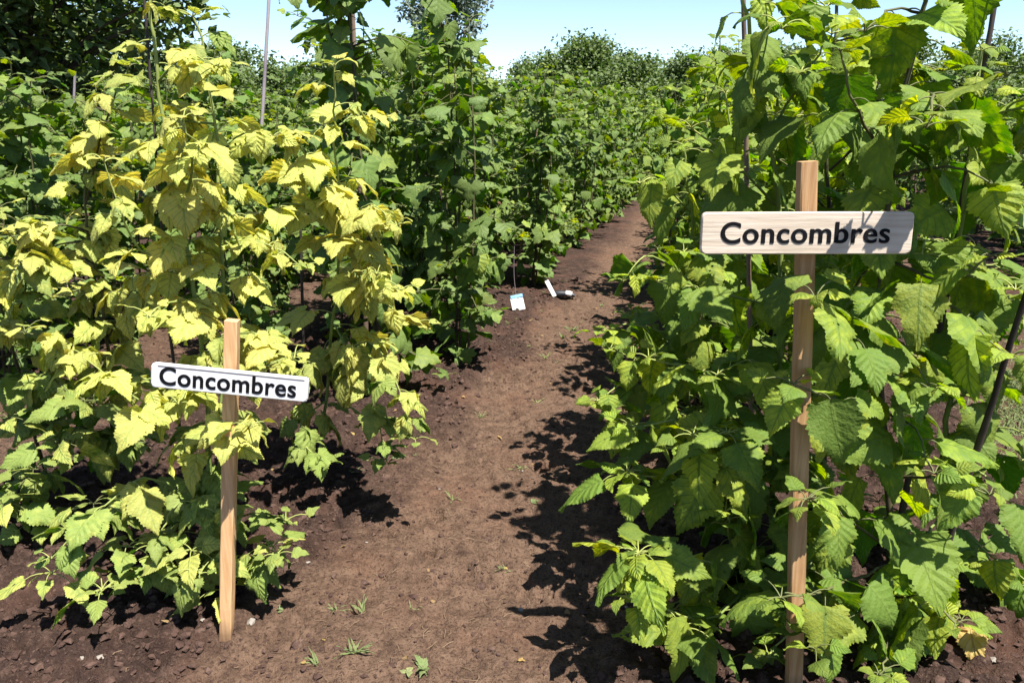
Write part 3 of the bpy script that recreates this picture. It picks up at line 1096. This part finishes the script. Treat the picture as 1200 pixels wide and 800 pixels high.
def y4(p):
    b = G3(58, 588)
    A = [b, at(40, 500, 2.98), at(15, 400, 2.9), at(-8, 320, 2.85), at(-5, 250, 2.8)]
    p.cane(A, .008, .003, .15, lambda f, q: ytone(f, q) * .75, .07, .2, True, .5, .10, 24, .3, bias=SUNB)
    p.shoots(A, 4, .2, .6, .26, .15, lambda f, q: ytone(f, q) * .6, .075, True, SUNB)
    for q in ([(50, 560, 3.0), (30, 560, 2.75), (5, 600, 2.6)], [(35, 470, 2.95), (60, 440, 2.75), (90, 480, 2.6)], [(10, 390, 2.9), (30, 330, 2.7), (20, 260, 2.65)]):
        p.cane([at(*k) for k in q], .0042, .002, .15, lambda f, q: ytone(f, q) * .45, .07, .25, True, .6, .07, 10, .8, sides=5, bias=SUNB)


_y1, _y3, _y4 = y1, y3, y4


def y1(p):
    _y1(p)
    for c, n, L_, t in (((150, 640, 2.25), 7, .13, .3), ((120, 692, 2.1), 6, .11, .35), ((225, 645, 2.2), 7, .13, .45), ((60, 672, 2.15), 7, .10, .35), ((320, 640, 2.25), 6, .11, .45), ((265, 690, 2.2), 6, .11, .4)):
        p.rosette(at(*c), n, L_, t, -2.2)


def y3(p):
    _y3(p)
    for c, n, L_, t in (((100, 470, 2.6), 8, .15, .15), ((110, 590, 2.5), 7, .13, .2), ((70, 520, 2.6), 7, .14, .2), ((175, 580, 2.55), 7, .13, .3)):
        p.rosette(at(*c), n, L_, t, -2.0)


def y4(p):
    _y4(p)
    for c, n, L_, t in (((40, 550, 2.7), 7, .14, .12), ((5, 590, 2.6), 7, .14, .2), ((10, 490, 2.75), 7, .13, .2), ((50, 610, 2.7), 6, .12, .2)):
        p.rosette(at(*c), n, L_, t, -2.0)


hero('yellowing_plant', 'tall yellowing plant with a thick stem directly behind the small white sign', 'plant', YG, G3(240, 688), 3, 'ovate', 'hi', M['yellow_leaf'], M['stem'], y1)
hero('yellowing_plant', 'pale yellow plant with long branches reaching over the path right of the white sign', 'plant', YG, G3(372, 566), 5, 'ovate', 'hi', M['yellow_leaf'], M['stem'], y2)
hero('yellowing_plant', 'yellow green plant on a dark stem standing left of the white sign', 'plant', YG, G3(128, 602), 8, 'ovate', 'hi', M['yellow_leaf'], M['cane'], y3)
hero('yellowing_plant', 'mostly green plant on a dark leaning stem at the left edge of the photo', 'plant', YG, G3(58, 588), 9, 'ovate', 'hi', M['yellow_leaf'], M['cane'], y4)


def right_plant(p, b, A, n, lo, q_list, L, hl=.30):
    p.cane([b] + A, .011, .005, L * 1.12, btone, .075, .06, False, .65, .12, 26, .4, bias=SUNB)
    p.shoots([b] + A, int(n * .8), lo, .95, hl, L * 1.1, btone, .09, False, SUNB)
    for q in q_list:
        p.cane([at(*k) for k in q], .005, .0025, L * 1.1, btone, .08, .2, False, .7, .07, 10, .8, sides=5, bias=SUNB)


def r1(p):
    right_plant(p, G3(1046, 762), [at(1040, 560, 2.12), at(1028, 380, 2.15), at(1045, 200, 2.15), at(1075, 40, 2.12), at(1085, -40, 2.1)], 13, .05,
                ([(1040, 640, 2.1), (980, 600, 1.9), (945, 585, 1.72)], [(1040, 560, 2.12), (1100, 560, 1.95), (1160, 580, 1.9)], [(1030, 420, 2.15), (985, 380, 1.95), (955, 350, 1.74)],
                 [(1035, 300, 2.15), (1110, 330, 2.0), (1160, 300, 1.95)], [(1044, 690, 2.1), (1000, 720, 1.9), (955, 760, 1.74)], [(1050, 180, 2.15), (1120, 110, 2.0), (1180, 90, 1.95)], [(1062, 130, 2.14), (1095, 110, 1.9), (1085, 150, 1.70)],
                 [(1044, 700, 2.1), (1090, 700, 1.95), (1120, 730, 1.9)], [(1044, 200, 2.15), (1000, 120, 2.0), (985, 60, 1.95)], [(1044, 660, 2.1), (970, 690, 1.85), (915, 700, 1.72)],
                 [(1038, 480, 2.1), (985, 470, 1.9), (930, 450, 1.76)], [(1044, 720, 2.1), (1040, 760, 1.9), (1030, 790, 1.8)]), .175)


def r2(p):
    right_plant(p, G3(905, 690), [at(905, 560, 2.5), at(915, 380, 2.5), at(905, 180, 2.48), at(880, 60, 2.45), at(868, -30, 2.45)], 13, .04,
                ([(905, 640, 2.5), (840, 660, 2.2), (780, 655, 2.0), (742, 650, 1.93)], [(905, 650, 2.5), (840, 720, 2.1), (780, 715, 1.95), (735, 700, 1.9)], [(905, 560, 2.5), (840, 520, 2.35), (800, 530, 2.25)], [(908, 480, 2.5), (830, 440, 2.4), (760, 420, 2.35)],
                 [(910, 400, 2.5), (960, 330, 2.35), (985, 320, 2.3)], [(905, 590, 2.5), (850, 560, 2.3), (812, 510, 2.2)], [(908, 240, 2.5), (850, 180, 2.4), (810, 150, 2.35)],
                 [(905, 640, 2.5), (860, 640, 2.3), (850, 600, 2.2)], [(905, 650, 2.5), (880, 740, 2.2), (860, 770, 2.1)], [(900, 160, 2.48), (950, 80, 2.4), (975, 40, 2.35)],
                 [(905, 560, 2.5), (820, 560, 2.4), (735, 555, 2.35)], [(908, 360, 2.5), (830, 340, 2.4), (770, 330, 2.35)], [(905, 640, 2.5), (830, 680, 2.25), (780, 720, 2.1)],
                 [(905, 500, 2.5), (830, 490, 2.4), (740, 500, 2.4)], [(905, 650, 2.5), (930, 720, 2.1), (900, 770, 1.95)]), .18)
    p.rosette(at(748, 648, 1.93), 12, .155, .55, 3.5)
    p.rosette(at(852, 508, 2.18), 9, .16, .35, 3.0)
    p.rosette(at(800, 735, 1.95), 8, .16, .35, 4.0)
    p.rosette(at(735, 555, 2.34), 9, .16, .35, 3.0)


def r3(p):
    right_plant(p, G3(960, 640), [at(968, 500, 2.75), at(975, 330, 2.75), at(970, 150, 2.7), at(985, -20, 2.7)], 11, .08,
                ([(968, 480, 2.75), (920, 420, 2.6), (890, 400, 2.5)], [(972, 380, 2.75), (1030, 300, 2.6), (1060, 280, 2.5)], [(972, 250, 2.75), (930, 200, 2.6), (900, 180, 2.55)],
                 [(968, 540, 2.75), (900, 520, 2.6), (850, 480, 2.5)], [(972, 200, 2.75), (1040, 130, 2.6), (1070, 90, 2.5)]), .19)


def r4(p):
    right_plant(p, G3(1100, 690), [at(1105, 560, 2.4), at(1120, 400, 2.4), at(1130, 230, 2.4), at(1150, 60, 2.4)], 9, .08,
                ([(1105, 540, 2.4), (1160, 560, 2.25), (1200, 620, 2.2)], [(1110, 480, 2.4), (1180, 420, 2.3), (1215, 410, 2.25)], [(1122, 380, 2.4), (1170, 330, 2.3), (1190, 340, 2.2)],
                 [(1128, 250, 2.4), (1180, 200, 2.3), (1210, 190, 2.25)], [(1105, 600, 2.4), (1080, 640, 2.25), (1110, 660, 2.2)], [(1105, 620, 2.4), (1150, 640, 2.25), (1160, 660, 2.2)], [(1110, 450, 2.4), (1080, 420, 2.2), (1050, 440, 2.1)], [(1125, 300, 2.4), (1090, 280, 2.2), (1080, 300, 2.1)], [(1135, 180, 2.4), (1180, 130, 2.3), (1205, 110, 2.2)]), .17, .28)


def r5(p):
    b = G3(800, 520)
    right_plant(p, b, [at(810, 420, 3.4), at(812, 280, 3.4), at(800, 170, 3.35)], 12, .05,
                ([(808, 430, 3.4), (750, 420, 3.2), (715, 410, 3.1)], [(812, 330, 3.4), (760, 300, 3.25), (730, 330, 3.2)], [(806, 480, 3.4), (750, 500, 3.2), (720, 480, 3.1)],
                 [(810, 250, 3.4), (770, 210, 3.3), (750, 215, 3.2)], [(806, 480, 3.4), (740, 450, 3.2), (700, 470, 3.1)], [(806, 400, 3.4), (740, 380, 3.3), (705, 390, 3.2)]), .19)
    B = [b + [.12, .05, 0], at(860, 400, 3.45), at(866, 250, 3.45), at(850, 110, 3.4)]
    p.cane(B, .009, .004, .19, btone, .07, .1, False, .6, .11, 22, .5, bias=SUNB)
    p.shoots(B, 8, .1, .9, .3, .18, btone, .075, False, SUNB)


hero('broad_leaved_plant', 'tallest broad leaved plant with a dark stem just right of the bare wood sign', 'plant', BG, G3(1046, 762), 21, 'ovate', 'hi', M['big_leaf'], M['cane'], r1)
hero('broad_leaved_plant', 'broad leaved plant with low bright shoots over the path left of the bare wood sign', 'plant', BG, G3(905, 690), 22, 'ovate', 'hi', M['big_leaf'], M['stem'], r2)
hero('broad_leaved_plant', 'broad leaved plant standing directly behind the bare wood sign board', 'plant', BG, G3(960, 640), 23, 'ovate', 'hi', M['big_leaf'], M['cane'], r3)
hero('broad_leaved_plant', 'loose broad leaved plant beside the leaning black stake at the right edge', 'plant', BG, G3(1100, 690), 24, 'ovate', 'hi', M['big_leaf'], M['stem'], r4)
hero('broad_leaved_plant', 'broad leaved plant leaning over the path second along the right row', 'plant', BG, G3(800, 520), 25, 'ovate', 'hi', M['big_leaf'], M['stem'], r5)

# ------------------------------------------------------------------ row plants (variants, copied)
def row_variant(seed, height, spread, L, kind, lod, mat, tone, ncane=3, dense=1.0, low=.06, compound=False):
    p = Plant(seed, kind, lod, .0018)
    r = p.r
    for c in range(ncane):
        a = r.uniform(0, 6.28)
        h = height * r.uniform(.82, 1.05)
        s = spread * r.uniform(.2, .6)
        b = np.array([math.cos(a) * .06, math.sin(a) * .06, -.03])
        pts = [b, b + [math.cos(a) * s * .5, math.sin(a) * s * .5, h * .4], b + [math.cos(a) * s * .6, math.sin(a) * s * .6, h * .75], b + [math.cos(a + .6) * s * .8, math.sin(a + .6) * s * .8, h]]
        p.cane(pts, .009, .003, L, tone, .075 / dense, low, compound, .55, .09, 16, .5, sides=5)
        cs = spline(pts, 30)
        for k in range(int(9 * dense)):
            q = cs[r.randint(3, 26)]
            a2 = r.uniform(0, 6.28)
            l2 = spread * r.uniform(.5, 1.1)
            e = q + np.array([math.cos(a2) * l2, math.sin(a2) * l2, r.uniform(-.12, .22)])
            e[2] = max(e[2], .08)
            m_ = (q + e) / 2 + np.array([0, 0, .05])
            p.cane([q, m_, e], .004, .002, L * .95, tone, .075 / dense, .2, compound, .7, .06, 7, .8, sides=4)
    root = empty(kind + '_plant', (0, 0, 0), 'x', 'plant')
    root.name = 'row_plant'
    p.build(root, mat, M['cane'], np.zeros(3))
    return root


def mtone(fr, p): return .06 + .40 * max(0, fr - .6) + .10 * max(0, p[2] - 1.2)


VARS = {}
def variants(key, n, *args, **kw):
    VARS[key] = [row_variant(100 + hash_seed(key) + k, *args, **kw) for k in range(n)]


def hash_seed(s): return sum(ord(c) for c in s) % 97


variants('near', 5, 2.05, .34, .135, 'lobed', 'mid', M['row_leaf'], mtone, 3, 1.0)
variants('far', 5, 1.9, .36, .14, 'lobed', 'low', M['row_leaf'], mtone, 3, .9)
variants('broad', 4, 2.0, .44, .185, 'ovate', 'mid', M['big_leaf'], btone, 3, .8)
used = set()


def place(key, u, v, label, group, scale=1.0, rz=None, name='row_plant', sx=1.0):
    k = rg.randrange(len(VARS[key]))
    src = VARS[key][k]
    o = src if (key, k) not in used else copy_tree(src)
    used.add((key, k))
    p = row_point(u, v)
    o.name = name
    o.location = (p[0], p[1], gz(p[0], p[1]))
    o.rotation_euler = (rg.gauss(0, .03), rg.gauss(0, .03), rg.uniform(0, 6.28) if rz is None else rz)
    o.scale = (scale * sx, scale * sx, scale)
    tag(o, label, 'plant', group)
    return o


rg.seed(77)
LG = 'leafy green plants of the left row'
near_lab = ['tall dark green plant behind the long yellow branches at the start of the left row',
            'tall green plant reaching the top of the photo, second in the left row',
            'green plant just before the white packet in the left row',
            'green plant growing directly behind the white packet',
            'green plant of the left row behind the dark rolled packet']
u = 4.05
k = 0
while u < 24:
    vv = -.22 if 2 <= k <= 4 else 0
    lab = near_lab[k] if k < len(near_lab) else ('leafy green plant in the middle of the left row' if u < 11 else 'small looking green plant at the far end of the left row')
    sc = (1.22 if k < 1 else 1.10 if k < 2 else .98) * rg.uniform(.94, 1.06)
    place('near' if u < 9 else 'far', u, vv - 1.70 + .01 * (u - 4) + rg.gauss(0, .05), lab, LG, sc)
    if 0 < k < 30:
        place('near' if u < 7 else 'far', u + rg.uniform(.1, .3), -2.45 + rg.gauss(0, .06), 'leafy green plant in the back line of the left row', LG, sc * rg.uniform(.95, 1.08))
    u += rg.uniform(.5, .62)
    k += 1

for u_, v_ in ((3.75, -2.45), (5.0, -3.05), (4.3, -2.9)):
    place('near', u_, v_, 'leafy green plant in the back line of the left row', LG, rg.uniform(.72, .85))
LG2 = 'dense green plants behind the yellow ones'
for v0, us, lab in ((-3.95, 3.4, 'dense green plant across the bare strip behind the yellow plants'), (-4.6, 2.4, 'dense green plant deep in the rows behind the yellow plants'), (-7.2, 4.5, 'green plant in the far left row before the trees')):
    u = us
    while u < 17:
        place('near' if u < 6 and v0 > -5.5 else 'far', u, v0 + rg.gauss(0, .08), lab, LG2, rg.uniform(.85, 1.0), sx=1.15)
        u += rg.uniform(.5, .68)

RG = 'broad leaved plants further along the right row'
u = 4.2
k = 0
while u < 20:
    place('broad' if u < 8 else 'far', u, -.08 + rg.gauss(0, .05), 'broad leaved plant third along the right row' if k == 0 else 'broad leaved plant further along the right row', RG, rg.uniform(.92, 1.02), name='broad_leaved_plant')
    if k < 20:
        place('broad' if u < 6 else 'far', u + .3, .62 + rg.gauss(0, .05), 'broad leaved plant in the back line of the right row', RG, rg.uniform(.85, 1.0), name='broad_leaved_plant')
    u += rg.uniform(.5, .6)
    k += 1
RG2 = 'dark green plants of the row beyond the grass'
u = 4.2
while u < 17:
    place('near' if u < 6 else 'far', u, 3.35 + rg.gauss(0, .06), 'dark green plant in the next row beyond the grass patch', RG2, rg.uniform(.8, .92), sx=1.1)
    place('far', u + .3, 4.2 + rg.gauss(0, .06), 'dark green plant in the back of the next row beyond the grass', RG2, rg.uniform(.8, .95), sx=1.1)
    u += rg.uniform(.5, .65)
for key in VARS:
    for k, o in enumerate(VARS[key]):
        if (key, k) not in used:
            for ch in list(o.children): bpy.data.objects.remove(ch)
            bpy.data.objects.remove(o)

# ------------------------------------------------------------------ stakes
M['stake_grey'] = stem_material('weathered_grey_stake', (.17, .14, .16), (.30, .26, .27))
M['stake_dark'] = stem_material('dark_stake', (.018, .014, .014), (.05, .038, .03))
M['stake_brown'] = stem_material('brown_stake', (.09, .06, .045), (.2, .14, .10))


def stake(label, base, tip, r, mat, name='garden_stake'):
    b = np.array(base, float); t = np.array(tip, float)
    n = 16
    pts = spline([b * 0, (t - b) * .5 + np.array([rg.gauss(0, .012), rg.gauss(0, .012), 0]), t - b], n)
    pts += np.array([[rg.gauss(0, .0015), rg.gauss(0, .0015), 0] for _ in range(n)])
    mb = MB()
    rad = np.linspace(r, r * .72, n) * np.array([rg.uniform(.92, 1.1) for _ in range(n)])
    tube(mb, pts, rad, 8, np.array([rg.random() for _ in range(n)]))
    o = mb.build(name, mat)
    o.location = b
    tag(o, label, 'stake', 'stakes among the plants')


stake('tall slim grey stake rising into the sky left of centre', row_point(6.6, -4.3, -.1), at(317, -25, row_point(6.6, -4.3)[1] + .05), .019, M['stake_grey'])
stake('brown stake rising through the tallest plant of the left row', row_point(4.3, -2.05, -.1), at(412, -25, row_point(4.3, -2.05)[1]), .016, M['stake_brown'])
stake('dark stake beside the top stem of the yellow plant', G3(225, 660) - [0, 0, .1], at(168, -20, 2.62), .006, M['stake_dark'])
stake('brown stake showing at the top of the right row', G3(885, 600) - [0, 0, .1], at(871, -25, 2.85), .011, M['stake_brown'])
stake('black stake leaning right up to the top right of the photo', G3(1035, 690) - [0, 0, .1], at(1170, -25, 2.45), .011, M['stake_dark'])
stake('black stake slanting out past the right edge of the photo', G3(1078, 735) - [0, 0, .1], at(1228, 270, 1.95), .011, M['stake_dark'])
stake('dark stake standing behind the pale yellow plant', G3(362, 545) - [0, 0, .1], at(352, 270, 3.4), .008, M['stake_dark'])
stake('pale thin stake standing in front of the left row', row_point(5.3, -1.95, -.1), at(521, 92, row_point(5.3, -1.95)[1]), .010, M['stake_brown'])
stake('pale thin stake further along the left row', row_point(7.2, -1.85, -.1), at(636, 105, row_point(7.2, -1.85)[1]), .010, M['stake_brown'])
stake('short grey stake among the dense plants at far left', row_point(5.6, -5.6, -.1), at(88, 84, row_point(5.6, -5.6)[1]), .014, M['stake_grey'])

# ------------------------------------------------------------------ packets and scraps on the path
M['paper'] = plain('white_paper', (.55, .55, .55), .6, .3, .06, 30)
M['blue'] = plain('blue_print', (.16, .34, .52), .6, .3, .2, 30)
M['darkplastic'] = plain('dark_plastic', (.02, .022, .028), .35, .5, .3, 40)
p = ground_at(606, 369)
base = np.array([p[0], p[1], gz(p[0], p[1])])
root = empty('seed_packet', base, 'white folded packet with a blue top hanging on a thin wire', 'packet')
root.scale = (.85, .85, .85)
for sg in (-1, 1):
    mb = MB()
    rot = np.array(Vector((0, 0, 1)).to_track_quat('Z', 'Y').to_matrix())
    from mathutils import Euler
    rot = np.array(Euler((math.radians(-22), math.radians(-10), math.radians(8 + sg * 3))).to_matrix())
    bevel_box(mb, (.062, .004, .115), (sg * .031 + .006, .004 * sg, .075), .0015, rot)
    mb.build('packet_half', M['paper'], root, attrs=False)
mb = MB()
bevel_box(mb, (.118, .014, .032), (-.006, .026, .142), .003, np.array(Euler((math.radians(-22), math.radians(-10), math.radians(8))).to_matrix()))
mb.build('packet_top', M['blue'], root, attrs=False)
mb = MB()
tube(mb, spline([(-.01, .03, .15), (-.03, .05, .35), (-.028, .06, .62)], 8), .0028, 5)
mb.build('wire', M['stake_grey'], root)

p = ground_at(645, 352)
o_ = MB()
bevel_box(o_, (.036, .005, .16), (0, 0, .07), .002, np.array(Euler((math.radians(-30), math.radians(-24), .2)).to_matrix()))
o = o_.build('plant_tag', M['paper'], attrs=False); o.location = (p[0], p[1], gz(p[0], p[1]))
tag(o, 'narrow white plant tag leaning beside the dark rolled packet', 'plant tag')

p = ground_at(660, 352)
root = empty('rolled_packet', (p[0], p[1], gz(p[0], p[1]) + .028), 'dark rolled packet with pale marks lying on the path edge', 'packet')
mb = MB()
pts = spline([(-.11, .01, -.008), (-.05, .0, .006), (.03, -.005, .006), (.10, -.02, -.006)], 9)
tube(mb, pts, [.012, .026, .030, .030, .028, .029, .027, .024, .014], 9)
mb.build('wrapper', M['darkplastic'], root)
mb = MB()
tube(mb, pts[5:8] + np.array([0, -.004, .006]), [.025, .027, .024], 9)
mb.build('pale_band', M['paper'], root)

p = ground_at(571, 378)
mb = MB()
lump(mb, np.zeros(3), .045, rg, .42)
o = mb.build('crumpled_paper', M['paper'], attrs=False, smooth_shade=False); o.location = (p[0], p[1], gz(p[0], p[1]) + .012)
tag(o, 'crumpled white paper scrap on the soil left of the packet', 'paper scrap')

M['petal'] = plain('white_petal', (.82, .80, .82), .5, .3, .05, 30)
def flower(px, py, Y, s, label):
    c = at(px, py, Y)
    L = Leaves()
    for k in range(6):
        L.add((0, 0, 0), k * 1.047, .5, 0, s, s * .9, .2, .8, 0, .5, 1.0)
    mb = MB(); L.mesh(mb, 'ovate', 'mid')
    mb2 = MB()
    tube(mb2, [(0, 0, -.12), (.005, 0, -.06), (0, 0, 0)], .002, 4)
    root = empty('white_flower', c, label, 'flower', 'white flowers behind the yellow plants')
    mb.build('petals', M['petal'], root)
    mb2.build('stalk', M['stem'], root)
flower(263, 197, 5.2, .05, 'white bloom among dark leaves, upper of the pair')
flower(271, 211, 5.2, .042, 'white bloom among dark leaves, lower of the pair')

# ------------------------------------------------------------------ trees
M['bark'] = plain('bark', (.09, .07, .055), .9, .1, .4, 12)
M['tree_leaf'] = leaf_material('tree_leaf', (.045, .088, .017), (.16, .20, .04), (.12, .16, .06), 5, .3, .5)
M['tree_grey'] = leaf_material('grey_tree_leaf', (.07, .10, .065), (.12, .15, .10), (.13, .16, .12), 5, .3, .5)


def make_tree(seed, H, R, mat, name, label, group, leaf=.16, nclump=90, per=70, trunk=.16, crown0=.25, squash=1.0):
    r = random.Random(seed)
    root = empty(name, (0, 0, 0), label, 'tree', group)
    st, lv = MB(), Leaves()
    tp = spline([(0, 0, -.3), (r.gauss(0, .1), r.gauss(0, .1), H * .35), (r.gauss(0, .2), r.gauss(0, .2), H * .85)], 12)
    tube(st, tp, np.linspace(trunk, trunk * .25, 12), 8)
    for k in range(nclump):
        # clump centres fill an uneven crown
        while True:
            d = np.array([r.uniform(-1, 1), r.uniform(-1, 1), r.uniform(-1, 1)])
            n = np.linalg.norm(d)
            if .25 < n < 1: break
        zc = crown0 * H + (1 - crown0) * H * .5 * (1 + d[2])
        wid = R * (.62 + .38 * math.cos(d[2] * 1.2)) * (1 + .22 * math.sin(3 * math.atan2(d[1], d[0]) + seed + 4 * d[2]))
        c = np.array([d[0] * wid, d[1] * wid * squash, zc])
        j = tp[min(11, max(3, int(11 * zc / H * .8)))]
        if k % 2 == 0:
            tube(st, spline([j, (j + c) / 2 + np.array([0, 0, .12 * R]), c], 6), np.linspace(trunk * .3, trunk * .05, 6), 5, cap=False)
        cr = R * r.uniform(.16, .30)
        for q in range(int(per * r.uniform(.6, 1.3))):
            g = np.array([r.gauss(0, 1), r.gauss(0, 1), r.gauss(0, .7)]) * cr * .6
            g = g * min(1, cr * 1.25 / (np.linalg.norm(g) + 1e-6))
            lv.add(c + g, r.uniform(0, 6.28), r.uniform(-1.0, .5), r.gauss(0, .5), leaf * r.uniform(.6, 1.3), leaf * r.uniform(.6, 1.0), .2, .5, r.uniform(0, .5), r.random(), r.uniform(0, 6))
    st.build('trunk', M['bark'], root)
    mb = MB(); lv.mesh(mb, 'ovate', 'low')
    mb.build('crown', mat, root)
    return root


def put_tree(o, x, y, s=1.0, label=None):
    o.location = (x, y, 0); o.scale = (s, s, s); o.rotation_euler = (0, 0, rg.uniform(0, 6.28))
    if label: o['label'] = label
    return o


TG = 'trees behind the garden'
tA = make_tree(1, 6.4, 2.9, M['tree_leaf'], 'broadleaf_tree', 'large dark green tree filling the upper left corner', TG, .17, 150, 75, .2, .12)
x = at(20, 60, 14.0); put_tree(tA, x[0], 14.0, 1.0)
t2 = copy_tree(tA); x = at(-130, 60, 12.5); put_tree(t2, x[0], 12.5, .95, 'dark green tree half cut by the left edge of the photo')
t3 = copy_tree(tA); x = at(55, 60, 19); put_tree(t3, x[0], 19, .72, 'dark green tree just behind the right side of the upper left tree')
tG = make_tree(2, 9.0, 2.3, M['tree_grey'], 'broadleaf_tree', 'grey green tree standing above the left row against the sky', TG, .24, 90, 60, .2, .3)
x = at(522, 60, 38); put_tree(tG, x[0], 38, .90)
tB = [make_tree(5 + k, 5.2, 3.0, M['tree_leaf'], 'broadleaf_tree', 'dark tree of the distant tree line', TG, .20, 110, 110, .2, .05) for k in range(3)]
usedB = set()
spots = []
for k in range(26):
    spots.append((600 + (k - 10) * 62 + rg.gauss(0, 14), 52 + rg.gauss(0, 4), rg.uniform(.85, 1.12)))
for k, (px, Y, s) in enumerate(spots):
    src = tB[k % 3]
    o = src if k % 3 not in usedB else copy_tree(src)
    usedB.add(k % 3)
    put_tree(o, (px - 600) / F * Y * 1.0, Y, s)
# a closer hedge of small trees behind the right rows and the middle of the left rows
for k, (px, Y, s, lab) in enumerate(((250, 24, .62, 'rounded bush tree behind the left rows, left of the tall grey stake'), (330, 27, .6, 'rounded bush tree behind the left rows, right of the tall grey stake'), (800, 34, .72, 'dark bush tree at the end of the path'), (735, 38, .76, 'dark bush tree left of the end of the path'),
                                     (900, 26, .58, 'dark tree behind the right row, above the bare wood sign'), (990, 24, .56, 'dark tree behind the right row, right of the bare wood sign post'), (1100, 22, .54, 'dark tree behind the right row near the leaning black stake'), (1230, 21, .56, 'dark tree at the right edge of the photo'))):
    o = copy_tree(tB[k % 3])
    put_tree(o, (px - 600) / F * Y, Y, s, lab)
    o['group'] = TG
